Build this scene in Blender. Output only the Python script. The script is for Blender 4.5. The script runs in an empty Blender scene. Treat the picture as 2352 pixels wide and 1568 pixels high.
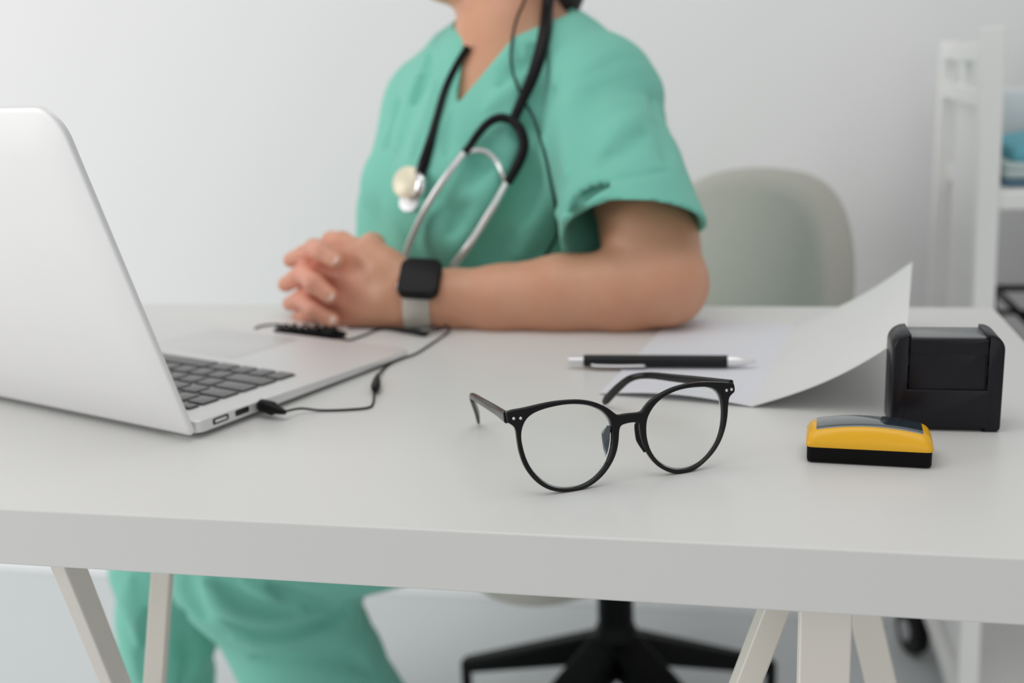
import bpy, math, random
import numpy as np
from mathutils import Vector, Matrix
import openvdb

random.seed(4)
PI = math.pi
sin, cos = math.sin, math.cos
SC = bpy.context.scene
COL = SC.collection
TZ = 0.75                      # height of the desk top; everything is laid out from the desk top (z=0) and lifted at the end

# ------------------------------------------------------------------ camera, world, lights, exposure
FPX, CH, YAW, PITCH, ROLL = 2558.0, .2304, -.2185, .2479, -.0432
W, H = 2352, 1568


def cam_axes():
    cy, sy = cos(YAW), sin(YAW)
    f = np.array([sy, cy, 0.]); r = np.array([cy, -sy, 0.]); u = np.array([0, 0, 1.])
    cp, sp = cos(PITCH), sin(PITCH)
    f2 = f*cp - u*sp; u2 = u*cp + f*sp
    cr, sr = cos(ROLL), sin(ROLL)
    return r*cr + u2*sr, u2*cr - r*sr, f2


CR, CU, CF = cam_axes()
CO = np.array([0, 0, CH])
cd = bpy.data.cameras.new('camera'); cam = bpy.data.objects.new('camera', cd); COL.objects.link(cam)
cam.matrix_world = Matrix(((CR[0], CU[0], -CF[0], CO[0]), (CR[1], CU[1], -CF[1], CO[1]), (CR[2], CU[2], -CF[2], CO[2] + TZ), (0, 0, 0, 1)))
cd.sensor_width = 36; cd.lens = FPX/W*36; cd.clip_start = .02
cd.dof.use_dof = True; cd.dof.focus_distance = .60; cd.dof.aperture_fstop = 5.0
SC.camera = cam

wd = bpy.data.worlds.new('world'); SC.world = wd; wd.use_nodes = True
bg = wd.node_tree.nodes['Background']; bg.inputs[0].default_value = (.97, .98, 1, 1); bg.inputs[1].default_value = .41


def area(name, loc, target, sx, sy, power, col):
    l = bpy.data.lights.new(name, 'AREA'); l.shape = 'RECTANGLE'; l.size = sx; l.size_y = sy; l.energy = power; l.color = col
    o = bpy.data.objects.new(name, l); COL.objects.link(o)
    o.location = loc; o.rotation_euler = (Vector(target) - Vector(loc)).to_track_quat('-Z', 'Y').to_euler()
    return o


area('window_light', (-2.9, -.35, 1.12), (-.2, 1.0, .75), 2.3, 2.2, 54, (1, .985, .965))
area('ceiling_light', (-.3, .4, 2.65), (-.3, .9, 0), 2.2, 1.6, 17, (1, .98, .95))
area('rear_fill_light', (1.2, -2.4, 1.5), (-.2, 1.0, .75), 2.4, 1.6, 9, (1, .98, .93))  # unseen fill added behind the camera to brighten the sides facing it
SC.view_settings.view_transform = 'Standard'; SC.view_settings.look = 'None'
SC.view_settings.gamma = 1; SC.view_settings.exposure = 0
try: SC.view_settings.use_curve_mapping = False
except Exception: pass


# ------------------------------------------------------------------ helpers
def ray(px, py):
    return CF + CR*(px - W/2)/FPX - CU*(py - H/2)/FPX


def Q(px, py, dep):
    return CO + ray(px, py)*dep


def onz(px, py, z=0.):
    d = ray(px, py); return CO + d*((z - CH)/d[2])


def ony(px, py, y):
    d = ray(px, py); return CO + d*(y/d[1])


def onplane(px, py, o, n):
    d = ray(px, py); o = np.array(o); n = np.array(n)
    return CO + d*(((o - CO) @ n)/(d @ n))


def srgb(r, g, b):
    f = lambda c: (c/12.92 if c <= .04045 else ((c + .055)/1.055)**2.4)
    return tuple(f(c/255.) for c in (r, g, b))


def mat(name, col, rough=.5, metal=0., spec=.5, noise=0., nscale=30., bump=0., bscale=200., col2=None, coat=0., sss=0., sheen=0., trans=0.):
    m = bpy.data.materials.new(name); m.use_nodes = True
    nt = m.node_tree; b = nt.nodes['Principled BSDF']
    b.inputs['Base Color'].default_value = (*col, 1); b.inputs['Roughness'].default_value = rough
    b.inputs['Metallic'].default_value = metal; b.inputs['Specular IOR Level'].default_value = spec
    b.inputs['Coat Weight'].default_value = coat; b.inputs['Sheen Weight'].default_value = sheen
    b.inputs['Transmission Weight'].default_value = trans
    if sss:
        b.inputs['Subsurface Weight'].default_value = sss; b.inputs['Subsurface Radius'].default_value = (.012, .004, .002)
        b.inputs['Subsurface Scale'].default_value = 1.0
    tc = nt.nodes.new('ShaderNodeTexCoord')
    n = nt.nodes.new('ShaderNodeTexNoise'); n.inputs['Scale'].default_value = nscale; n.inputs['Detail'].default_value = 3
    nt.links.new(tc.outputs['Object'], n.inputs['Vector'])
    mx = nt.nodes.new('ShaderNodeMix'); mx.data_type = 'RGBA'
    c2 = col2 or tuple(min(1, c*(1 - max(noise, .02))) for c in col)
    mx.inputs[6].default_value = (*col, 1); mx.inputs[7].default_value = (*c2, 1)
    nt.links.new(n.outputs['Fac'], mx.inputs[0]); nt.links.new(mx.outputs[2], b.inputs['Base Color'])
    if bump:
        n2 = nt.nodes.new('ShaderNodeTexNoise'); n2.inputs['Scale'].default_value = bscale; n2.inputs['Detail'].default_value = 2
        nt.links.new(tc.outputs['Object'], n2.inputs['Vector'])
        bp = nt.nodes.new('ShaderNodeBump'); bp.inputs['Strength'].default_value = bump; bp.inputs['Distance'].default_value = .001
        nt.links.new(n2.outputs['Fac'], bp.inputs['Height']); nt.links.new(bp.outputs['Normal'], b.inputs['Normal'])
    return m


def lens_mat(name, tint, refl):
    m = bpy.data.materials.new(name); m.use_nodes = True; nt = m.node_tree
    for n in list(nt.nodes): nt.nodes.remove(n)
    o = nt.nodes.new('ShaderNodeOutputMaterial'); t = nt.nodes.new('ShaderNodeBsdfTransparent'); t.inputs[0].default_value = (*tint, 1)
    g = nt.nodes.new('ShaderNodeBsdfGlossy'); g.inputs['Roughness'].default_value = .02; g.inputs[0].default_value = (.75, .85, 1, 1)
    f = nt.nodes.new('ShaderNodeFresnel'); f.inputs[0].default_value = refl
    mx = nt.nodes.new('ShaderNodeMixShader')
    nt.links.new(f.outputs[0], mx.inputs[0]); nt.links.new(t.outputs[0], mx.inputs[1]); nt.links.new(g.outputs[0], mx.inputs[2])
    nt.links.new(mx.outputs[0], o.inputs[0])
    return m


M = dict(
    wall=mat('wall_paint', (.785, .785, .79), .85, noise=.03, nscale=2),
    floor=mat('floor_vinyl', (.66, .69, .70), .45, noise=.05, nscale=3),
    base=mat('baseboard_paint', (.82, .83, .84), .7),
    desk=mat('white_laminate', (.70, .70, .685), .34, spec=.3, noise=.02, nscale=8, bump=.03, bscale=900),
    leg=mat('white_powder_coat', (.75, .71, .645), .45),
    alu=mat('brushed_aluminium', (.74, .74, .74), .42, metal=.45, bump=.03, bscale=1500),
    pad=mat('trackpad_glass', (.70, .70, .70), .42, metal=.4),
    lidm=mat('lid_aluminium', (.80, .80, .80), .55, metal=.2, bump=.03, bscale=1500),
    alu_d=mat('dark_aluminium', (.55, .55, .56), .4, metal=.8),  # darker aluminium for the watch crown and wheel hubs
    key=mat('key_plastic', (.17, .17, .172), .42, spec=.5),
    well=mat('key_well', (.05, .05, .052), .6),
    dark=mat('dark_slot', (.01, .01, .01), .5),
    screen=mat('screen_glass', (.01, .01, .012), .08),
    black=mat('black_acetate', (.006, .005, .005), .14, spec=.3),
    cable=mat('black_cable', (.010, .010, .011), .45, spec=.2),
    rubber=mat('black_rubber', (.007, .006, .007), .38, spec=.18),
    chrome=mat('chrome', (.82, .82, .84), .18, metal=1),
    satin=mat('satin_metal', (.80, .80, .81), .35, metal=.75),
    brass=mat('cream_diaphragm', (.85, .78, .60), .35, metal=.1),
    stampb=mat('stamp_plastic', (.009, .008, .012), .30, spec=.25, bump=.05, bscale=900),
    yel=mat('yellow_plastic', srgb(236, 178, 30), .3, spec=.5),
    blk=mat('black_plastic', (.003, .003, .003), .45, spec=.12),
    glassd=mat('dark_window', (.02, .035, .045), .06, spec=.8, coat=1.),
    greyw=mat('grey_window', (.16, .17, .175), .25, spec=.8),
    paper=mat('white_paper', (.70, .71, .75), .8, noise=.02),
    card=mat('white_card', (.70, .71, .70), .7, noise=.02),
    pen=mat('pen_barrel', (.010, .011, .012), .42, spec=.25),
    scrub=mat('green_cotton', (.185, .56, .445), .85, noise=.08, nscale=22, bump=.12, bscale=1400, sheen=.1),
    pants=mat('green_cotton_trousers', (.21, .60, .48), .85, noise=.08, nscale=22, bump=.12, bscale=1400, sheen=.1),
    skin=mat('skin', (.66, .375, .245), .45, noise=.0, nscale=30, col2=(.58, .265, .155), bump=.10, bscale=500, sss=.12),
    nail=mat('fingernail', (.78, .52, .44), .3),
    hair=mat('brown_hair', (.020, .012, .008), .5, noise=.4, nscale=80, bump=.5, bscale=300),
    strap=mat('stone_silicone', (.60, .57, .51), .55),
    watch=mat('watch_case', (.004, .004, .005), .18, spec=.25),
    wglass=mat('watch_glass', (.008, .008, .009), .30, spec=.15),
    chair=mat('beige_fabric', (.42, .415, .37), .9, noise=.06, nscale=60, bump=.3, bscale=700, sheen=.2),
    chairb=mat('chair_black_plastic', (.004, .004, .005), .42, spec=.15),
    rack=mat('white_enamel', (.86, .86, .84), .45),
    rackp=mat('rack_panel', (.82, .82, .82), .5),
    blue=mat('blue_cloth', (.15, .47, .56), .85, noise=.15, nscale=40),
    pale=mat('pale_cloth', (.55, .66, .66), .85, noise=.1, nscale=40),
    navy=mat('navy_cloth', (.10, .20, .28), .85, noise=.1, nscale=40),
    box=mat('frosted_box', (.70, .74, .76), .4),
    ink=mat('pale_blue_ink', (.58, .66, .74), .8),
    white=mat('eye_white', (.8, .78, .75), .2), lip=mat('lips', (.5, .2, .17), .45),
)


def mesh_obj(name, verts, faces, material, parent=None, smooth=True, bevel=0., auto=None):
    verts = np.asarray(verts, dtype=float)
    base = np.array(parent_world(parent)) if parent else np.zeros(3)
    me = bpy.data.meshes.new(name)
    me.from_pydata([tuple(v) for v in (verts - base)], [], [tuple(int(i) for i in f) for f in faces])
    me.validate(); me.update()
    me.materials.append(material)
    if smooth:
        me.polygons.foreach_set('use_smooth', [True]*len(me.polygons))
        if auto:
            me.set_sharp_from_angle(angle=math.radians(auto))
    o = bpy.data.objects.new(name, me); COL.objects.link(o)
    if parent: o.parent = parent
    if bevel:
        b = o.modifiers.new('bevel', 'BEVEL'); b.width = bevel; b.segments = 3; b.limit_method = 'ANGLE'; b.angle_limit = math.radians(40)
    return o


def parent_world(p):
    v = Vector((0, 0, 0))
    while p is not None:
        v += p.location; p = p.parent
    return v


def tag(o, label, cat, group=None, kind=None):
    if label: o['label'] = label
    if cat: o['category'] = cat
    if group: o['group'] = group
    if kind: o['kind'] = kind
    return o


def thing(name, loc, label, cat, group=None):
    o = bpy.data.objects.new(name, None); COL.objects.link(o); o.location = tuple(loc); o.empty_display_size = .02
    return tag(o, label, cat, group)


class MB:
    def __init__(s): s.v = []; s.f = []
    def add(s, v, f):
        n = len(s.v); s.v += [tuple(x) for x in v]; s.f += [[i + n for i in q] for q in f]; return s
    def build(s, name, m, parent=None, **k): return mesh_obj(name, s.v, s.f, m, parent, **k)


def box(c, s, rot=None):
    c = np.array(c, float); s = np.array(s, float)/2
    v = np.array([[x, y, z] for x in (-1, 1) for y in (-1, 1) for z in (-1, 1)])*s
    if rot is not None: v = v @ np.array(rot).T
    return v + c, [(0, 1, 3, 2), (4, 6, 7, 5), (0, 4, 5, 1), (2, 3, 7, 6), (0, 2, 6, 4), (1, 5, 7, 3)]


def beam(a, b, w, h, up=(0, 0, 1), w2=None, h2=None):
    """a rectangular bar from a to b; w across, h along the reference direction"""
    a = np.array(a, float); b = np.array(b, float); d = (b - a)/np.linalg.norm(b - a)
    s = np.cross(d, np.array(up, float)); s /= np.linalg.norm(s); t = np.cross(s, d)
    v = []
    for p, ww, hh in ((a, w, h), (b, w2 or w, h2 or h)):
        for i, j in ((-1, -1), (1, -1), (1, 1), (-1, 1)): v.append(p + s*i*ww/2 + t*j*hh/2)
    return v, [(3, 2, 1, 0), (4, 5, 6, 7), (0, 1, 5, 4), (1, 2, 6, 5), (2, 3, 7, 6), (3, 0, 4, 7)]


def spline(pts, n=8, closed=False):
    P = [np.array(p, float) for p in pts]; out = []
    N = len(P); rng = range(N if closed else N - 1)
    for i in rng:
        p1, p2 = P[i], P[(i + 1) % N]
        p0 = P[(i - 1) % N] if closed or i > 0 else 2*p1 - p2
        p3 = P[(i + 2) % N] if closed or i + 2 < N else 2*p2 - p1
        for k in range(n):
            t = k/n
            out.append(.5*((2*p1) + (-p0 + p2)*t + (2*p0 - 5*p1 + 4*p2 - p3)*t*t + (-p0 + 3*p1 - 3*p2 + p3)*t**3))
    if not closed: out.append(P[-1])
    return out


def tube(pts, r, seg=10, n=8, flat=None, radii=None, smooth=True):
    """round (or flat=(w,h) oval) tube along a spline; radii = one factor per control point"""
    C = spline(pts, n) if smooth else [np.array(p, float) for p in pts]
    if radii is None: R = [1.]*len(C)
    else:
        k = len(radii) - 1; R = [np.interp(i/(len(C) - 1)*k, range(k + 1), radii) for i in range(len(C))]
    v = []; f = []; up = None
    for i, c in enumerate(C):
        d = C[min(i + 1, len(C) - 1)] - C[max(i - 1, 0)]; d = d/(np.linalg.norm(d) + 1e-12)
        if up is None:
            up = np.array([0, 0, 1.]) if abs(d[2]) < .9 else np.array([1., 0, 0])
        up = up - d*(up @ d); up /= np.linalg.norm(up) + 1e-12; s = np.cross(d, up)
        w, h = flat if flat else (r, r)
        for j in range(seg):
            a = 2*PI*j/seg; v.append(c + s*cos(a)*w*R[i] + up*sin(a)*h*R[i])
    for i in range(len(C) - 1):
        for j in range(seg):
            j2 = (j + 1) % seg; f.append((i*seg + j, i*seg + j2, (i + 1)*seg + j2, (i + 1)*seg + j))
    f.append(list(range(seg))[::-1]); f.append([(len(C) - 1)*seg + j for j in range(seg)])
    return v, f


def lathe(profile, a, d, seg=24, ref=(0, 0, 1)):
    """profile of (t, r) along unit direction d from a"""
    a = np.array(a, float); d = np.array(d, float); d /= np.linalg.norm(d)
    u = np.array(ref, float); u = u - d*(u @ d)
    if np.linalg.norm(u) < 1e-3: u = np.array([1., 0, 0]); u = u - d*(u @ d)
    u /= np.linalg.norm(u); s = np.cross(d, u); v = []; f = []
    for t, r in profile:
        for j in range(seg):
            an = 2*PI*j/seg; v.append(a + d*t + (u*cos(an) + s*sin(an))*r)
    for i in range(len(profile) - 1):
        for j in range(seg):
            j2 = (j + 1) % seg; f.append((i*seg + j, i*seg + j2, (i + 1)*seg + j2, (i + 1)*seg + j))
    f.append(list(range(seg))[::-1]); f.append([(len(profile) - 1)*seg + j for j in range(seg)])
    return v, f


def rrect(w, h, r, n=6, rs=None):
    """rounded rectangle outline (centre 0,0); rs = radius per corner (+x+y, -x+y, -x-y, +x-y)"""
    rs = rs or (r, r, r, r); out = []
    for k, (sx, sy) in enumerate(((1, 1), (-1, 1), (-1, -1), (1, -1))):
        rr = max(rs[k], 1e-5); cx, cy = sx*(w/2 - rr), sy*(h/2 - rr)
        for i in range(n + 1):
            a = PI/2*k + PI/2*i/n; out.append((cx + cos(a)*rr, cy + sin(a)*rr))
    return out


def loft(rings, cap=True):
    n = len(rings[0]); v = [p for r in rings for p in r]; f = []
    for i in range(len(rings) - 1):
        for j in range(n):
            j2 = (j + 1) % n; f.append((i*n + j, i*n + j2, (i + 1)*n + j2, (i + 1)*n + j))
    if cap: f.append(list(range(n))[::-1]); f.append([(len(rings) - 1)*n + j for j in range(n)])
    return v, f


def slab(outline, fn, z0, z1, e=.0005):
    """outline (2D) extruded z0..z1 with softened edges, mapped through fn(x, y, z)"""
    o = np.array(outline); c = o.mean(0)
    def inset(d):
        q = []
        for i in range(len(o)):
            a, b, p = o[i - 1], o[(i + 1) % len(o)], o[i]; t = b - a; L = np.hypot(*t) + 1e-12
            nn = np.array([-t[1], t[0]])/L
            if (c - p) @ nn < 0 and False: nn = -nn
            q.append(p + nn*d)
        return q
    i1 = inset(e); i2 = inset(e*.3)
    R = [[fn(x, y, z0) for x, y in i1], [fn(x, y, z0 + e*.3) for x, y in i2], [fn(x, y, z0 + e) for x, y in o],
         [fn(x, y, z1 - e) for x, y in o], [fn(x, y, z1 - e*.3) for x, y in i2], [fn(x, y, z1) for x, y in i1]]
    return loft(R)


# ------------------------------------------------------------------ implicit surfaces (smooth bodies and cloth)
class SDF:
    def __init__(s): s.ops = []
    def cone(s, a, b, ra, rb, k=.02, op='u'):
        a = np.array(a, float); b = np.array(b, float); r = max(ra, rb)
        lo = np.minimum(a, b) - r; hi = np.maximum(a, b) + r; ab = b - a; L2 = ab @ ab + 1e-12
        def f(P):
            t = np.clip(((P - a) @ ab)/L2, 0, 1)
            return np.sqrt((((P - a) - t[..., None]*ab)**2).sum(-1)) - (ra + (rb - ra)*t)
        s.ops.append((op, f, k, lo, hi)); return s
    def chain(s, pts, k=.01):
        for (p, r), (q, t) in zip(pts, pts[1:]): s.cone(p, q, r, t, k)
        return s
    def ell(s, c, rad, axes=None, k=.02, op='u'):
        c = np.array(c, float); rad = np.array(rad, float); A = np.array(axes if axes is not None else np.eye(3))
        R = rad.max()
        def f(P):
            q = (P - c) @ A.T; k0 = np.sqrt(((q/rad)**2).sum(-1)); k1 = np.sqrt(((q/rad**2)**2).sum(-1)) + 1e-9
            return k0*(k0 - 1)/k1
        s.ops.append((op, f, k, c - R, c + R)); return s
    def func(s, f, lo, hi, op='u', k=.002): s.ops.append((op, f, k, np.array(lo, float), np.array(hi, float))); return s
    def fold(s, pts, w, amp):
        P0 = spline(pts, 4); lo = np.min(P0, 0) - 3*w; hi = np.max(P0, 0) + 3*w; n = len(P0)
        def f(P):
            best = np.full(P.shape[:-1], 9.)
            for i in range(n - 1):
                a, b = P0[i], P0[i + 1]; ab = b - a; t = np.clip(((P - a) @ ab)/(ab @ ab + 1e-12), 0, 1)
                d = np.sqrt((((P - a) - t[..., None]*ab)**2).sum(-1)); tt = (i + t)/(n - 1)
                best = np.minimum(best, d/np.maximum(np.sin(PI*np.clip(tt, .04, .96))**.5, .2))
            return amp*np.exp(-(best/w)**2)
        s.ops.append(('d', f, 0, lo, hi)); return s
    @staticmethod
    def comb(d, e, op, k):
        if op == 'u':
            h = np.maximum(k - np.abs(d - e), 0)/k; return np.minimum(d, e) - h*h*k*.25
        if op == 's':
            h = np.maximum(k - np.abs(d + e), 0)/k; return np.maximum(d, -e) + h*h*k*.25
        if op == 'i': return np.maximum(d, e)
        if op == 'd': return d + e
    def ev(s, P):
        P = np.atleast_2d(np.array(P, float)); d = np.full(P.shape[0], .3)
        for op, f, k, lo, hi in s.ops:
            d = s.comb(d, f(P), op, k)
        return d
    def march(s, px, py, t0=.6, t1=1.6):
        r = ray(px, py); ts = np.linspace(t0, t1, 600); d = s.ev(CO + ts[:, None]*r)
        i = np.argmax(d < 0)
        if d[i] >= 0: i = int(np.argmin(d))
        return CO + r*ts[i]
    def mesh(s, name, material, parent, vox=.003, pad=.012):
        adds = [o for o in s.ops if o[0] == 'u']
        lo = np.min([o[3] for o in adds], 0) - pad; hi = np.max([o[4] for o in adds], 0) + pad
        n = np.ceil((hi - lo)/vox).astype(int) + 1
        D = np.full(n, .06, dtype='f4'); mar = .02
        for op, f, k, l, h in s.ops:
            m = mar + k
            i0 = np.clip(np.floor((l - m - lo)/vox).astype(int), 0, n); i1 = np.clip(np.ceil((h + m - lo)/vox).astype(int) + 1, 0, n)
            if (i1 <= i0).any(): continue
            step = 24
            for x in range(i0[0], i1[0], step):
                x2 = min(x + step, i1[0])
                X, Y, Z = np.meshgrid(lo[0] + np.arange(x, x2)*vox, lo[1] + np.arange(i0[1], i1[1])*vox, lo[2] + np.arange(i0[2], i1[2])*vox, indexing='ij')
                P = np.stack([X, Y, Z], -1)
                sl = (slice(x, x2), slice(i0[1], i1[1]), slice(i0[2], i1[2]))
                D[sl] = s.comb(D[sl], f(P), op, k)
        D = np.clip(D, -3*vox, 3*vox)
        D[0] = D[-1] = 3*vox; D[:, 0] = D[:, -1] = 3*vox; D[:, :, 0] = D[:, :, -1] = 3*vox
        g = openvdb.FloatGrid(3*vox); g.copyFromArray(D.astype('f4'))
        v, tri, q = g.convertToPolygons(0.0, 0.0)
        v = v*vox + lo
        a, b, c, d_ = (v[q[:, i]] for i in range(4))
        vol = (np.einsum('ij,ij->i', a, np.cross(b, c)) + np.einsum('ij,ij->i', a, np.cross(c, d_))).sum()
        if vol < 0: q = q[:, ::-1]
        base = np.array(parent_world(parent)) if parent else np.zeros(3)
        me = bpy.data.meshes.new(name); v = (v - base).astype('f4')
        me.vertices.add(len(v)); me.vertices.foreach_set('co', v.ravel())
        me.loops.add(len(q)*4); me.loops.foreach_set('vertex_index', np.ascontiguousarray(q).ravel().astype('i4'))
        me.polygons.add(len(q)); me.polygons.foreach_set('loop_start', np.arange(0, len(q)*4, 4, dtype='i4'))
        me.polygons.foreach_set('use_smooth', np.ones(len(q), dtype=bool))
        me.update(calc_edges=True); me.validate()
        # keep only real pieces: drop stray specks
        me.materials.append(material)
        o = bpy.data.objects.new(name, me); COL.objects.link(o)
        if parent: o.parent = parent
        return o


# ------------------------------------------------------------------ the room
def struct(name, b, m, **k):
    o = mesh_obj(name, b[0], b[1], m, smooth=False, **k); o['kind'] = 'structure'; return o


WALLY = 1.86
struct('floor', box((-.3, .4, -.78), (6.4, 3.4, .06)), M['floor'])
struct('wall_back', box((-.3, WALLY + .05, .55), (6.4, .1, 2.6)), M['wall'])
struct('baseboard_back', box((-.3, WALLY - .006, -.715), (6.4, .012, .07)), M['base'], bevel=.003)

# ------------------------------------------------------------------ the desk
DY0, DD, DXR = .505, .523, .209
desk = thing('desk', (-.6, DY0 + DD/2, -.75), 'long white laminate desk on slanted white legs, laptop and glasses on it', 'desk')
b = box(((-1.3 + DXR)/2, DY0 + DD/2, -.017), (DXR + 1.3, DD, .034)); mesh_obj('tabletop', b[0], b[1], M['desk'], desk, smooth=False, bevel=.0012)


def leg(a, b, w=.025, h=.025, up=(0, 1, 0)):
    v, f = beam(a, b, w, h, up); mesh_obj('leg', v, f, M['leg'], desk, smooth=False, bevel=.001)


def down(a, b, z=-.749, top=-.034):
    a = np.array(a); b = np.array(b); d = b - a
    return a + d*(top - a[2])/d[2], a + d*(z - a[2])/d[2]


leg((.0385, .5425, -.034), (.0385, .5425, -.749), .0255, .025)
a, b = down(ony(1777, 1400, .60), ony(1712, 1568, .60)); leg(a, b, .014, .025)
a, b = down(ony(1988, 1414, .78), ony(2024, 1568, .78)); leg(a, b, .022, .022)
a, b = down(ony(158, 1300, .535), ony(266, 1568, .60)); leg(a, b, .0105, .0165)
a, b = down(ony(373, 1316, .66), ony(356, 1560, .64)); leg(a, b, .0150, .007)
# the left end, out of the frame, stands on a matching pair
leg((-1.15, .6, -.034), (-1.2, .56, -.749)); leg((-1.15, .94, -.034), (-1.2, .98, -.749))

# ------------------------------------------------------------------ the laptop
LX, LY, LR, LA = -.349, .624, -.359, .309
LU = np.array([-cos(LR), -sin(LR), 0]); LV = np.array([-sin(LR), cos(LR), 0]); LO = np.array([LX, LY, 0])


def Lp(a, b, z): return LO + LU*a + LV*b + np.array([0, 0, z])


def ztop(b): return .0125 - .0065*b/.227


lap = thing('laptop', Lp(.1625, .11, 0), 'open silver laptop seen from behind its lid at the left end of the desk', 'laptop')
LWd, LDp = .325, .227
ol = [(x + LWd/2, y + LDp/2) for x, y in rrect(LWd, LDp, .010, 8, rs=(.010, .010, .006, .006))]
oi = [(x*.965 + LWd/2, y*.95 + LDp/2) for x, y in rrect(LWd, LDp, .010, 8)]
sd = lambda b: .0078 - .0045*b/.227
rings = [[Lp(x, y, .0012) for x, y in oi], [Lp(x, y, max(.0012, ztop(y) - sd(y))) for x, y in ol], [Lp(x, y, ztop(y) - .0005) for x, y in ol],
         [Lp(LWd/2 + (x - LWd/2)*.997, LDp/2 + (y - LDp/2)*.996, ztop(y)) for x, y in ol]]
v, f = loft(rings); mesh_obj('base', v, f, M['alu'], lap, auto=35)
for x, y in ((.03, .02), (.295, .02), (.03, .2), (.295, .2)): mesh_obj('rubber_foot', *lathe([(0, .006), (.0016, .006)], Lp(x, y, 0), (0, 0, 1), 16), M['rubber'], lap, auto=35)


def lidp(x, y, t):     # x along the hinge, y up the lid, t outwards (towards the camera)
    la = LA; n = np.array([0, -cos(la), -sin(la)])     # outward normal in (U, V, z)
    p = (x, -.004 - y*sin(la) + n[1]*t, .0035 + y*cos(la) + n[2]*t)
    return Lp(*p)


LH = .2225
lo_ = rrect(LWd, LH, .012, 10, rs=(.019, .019, .005, .005))
lo_ = [(x + LWd/2, y + LH/2) for x, y in lo_]
def ins(o, d): return [(LWd/2 + (x - LWd/2)*(1 - 2*d/LWd), LH/2 + (y - LH/2)*(1 - 2*d/LH)) for x, y in o]
rings = [[lidp(x, y, -.0032) for x, y in ins(lo_, .0003)], [lidp(x, y, -.0029) for x, y in lo_], [lidp(x, y, -.0014) for x, y in lo_], [lidp(x, y, -.0006) for x, y in ins(lo_, .0005)],
         [lidp(x, y, 0) for x, y in ins(lo_, .003)], [lidp(x, y, .0004) for x, y in ins(lo_, .03)]]
v, f = loft(rings); mesh_obj('lid', v, f, M['lidm'], lap, auto=50)
v, f = slab(rrect(.308, .20, .003), lambda x, y, z: lidp(x + LWd/2, y + LH/2 + .002, z), -.0036, -.0031, .0002); mesh_obj('screen', v, f, M['screen'], lap, auto=40)
v, f = lathe([(0, .0042), (.27, .0042)], Lp(.0275, .0015, .008), LU, 16); mesh_obj('hinge', v, f, M['well'], lap, auto=40)
wells = MB()
v, f = slab(rrect(.105, .076, .003), lambda x, y, z: Lp(.1625 + x, .176 + y, ztop(.176 + y) + z), -.0002, .00025, .0001); mesh_obj('trackpad', v, f, M['pad'], lap, auto=40)
U1 = .0189
rowsk = [(.0080, [14.5/14]*14), (.0148, [1]*13 + [1.5]), (.0148, [1.5] + [1]*13), (.0148, [1.75] + [1]*11 + [1.75]), (.0148, [2.25] + [1]*10 + [2.25]),
         (.0160, [1, 1, 1, 1.25, 5, 1.25, 1, 1, 1, 1])]
yb = .0185
protos = {}
for h_, ws in rowsk:
    x0 = .1625 - 14.5*U1/2
    for w_ in ws:
        ww = w_*U1 - .0040; kc = (x0 + w_*U1/2, yb + h_/2)
        key_ = (round(ww, 5), h_)
        c0 = Lp(kc[0], kc[1], ztop(kc[1]))
        wells.add(*slab(rrect(ww + .0030, h_ + .0026, .0022, 4), lambda x, y, z: c0 + LU*x + LV*y + np.array([0, 0, z - .0065*y/.227]), -.0003, .00012, .00005))
        if key_ not in protos:
            v, f = slab(rrect(ww, h_, .0012, 4), lambda x, y, z: c0 + LU*x + LV*y + np.array([0, 0, z - .0065*y/.227]), .0001, .0016, .0004)
            o = mesh_obj('key', v, f, M['key'], lap, auto=40)
            o.data.transform(Matrix.Translation(Vector(parent_world(lap)) - Vector(c0))); o.location = Vector(c0) - parent_world(lap)
            protos[key_] = o
        else:
            o = protos[key_].copy(); COL.objects.link(o); o.parent = lap; o.location = Vector(c0) - parent_world(lap)
        x0 += w_*U1
    yb += h_ + .0037
wells.build('keyboard_well', M['dark'], lap, auto=40)


def port(name, b0, b1, zc, h, m):
    v, f = slab(rrect(b1 - b0, h, h*.3), lambda x, y, z: Lp(-z, (b0 + b1)/2 + x, zc + y), -.0006, .00025, .0001); return mesh_obj(name, v, f, m, lap, auto=40)


def frame_port(name, b0, b1, zc, h, m1, m2):
    o = port(name, b0, b1, zc, h, m1)
    v, f = slab(rrect((b1 - b0)*.72, h*.42, h*.15), lambda x, y, z: Lp(-z, (b0 + b1)/2 + x, zc + y), .0001, .0005, .0001); mesh_obj('contact_plate', v, f, m2, o, auto=40)


frame_port('power_port', .0135, .0275, .0085, .0044, M['well'], M['satin'])
port('usb_port', .0335, .046, .0084, .0042, M['dark'])
port('jack_socket', .0535, .0590, .0082, .0042, M['dark'])

# fingers and knuckles are pinker than the forearm
_nt = M['skin'].node_tree; _b = _nt.nodes['Principled BSDF']; _lk = _b.inputs['Base Color'].links[0]; _src = _lk.from_socket
_tc = [n for n in _nt.nodes if n.type == 'TEX_COORD'][0]
_d = _nt.nodes.new('ShaderNodeVectorMath'); _d.operation = 'DISTANCE'; _hand = Q(715, 650, 1.03) - np.array([-.3, 1.3, -.75]); _d.inputs[1].default_value = tuple(_hand)
_mr = _nt.nodes.new('ShaderNodeMapRange'); _mr.inputs[1].default_value = .02; _mr.inputs[2].default_value = .075; _mr.inputs[3].default_value = .75; _mr.inputs[4].default_value = 0
_mx = _nt.nodes.new('ShaderNodeMix'); _mx.data_type = 'RGBA'; _mx.inputs[7].default_value = (.78, .33, .24, 1)
_nt.links.new(_tc.outputs['Object'], _d.inputs[0]); _nt.links.new(_d.outputs['Value'], _mr.inputs[0]); _nt.links.new(_mr.outputs[0], _mx.inputs[0])
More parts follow.
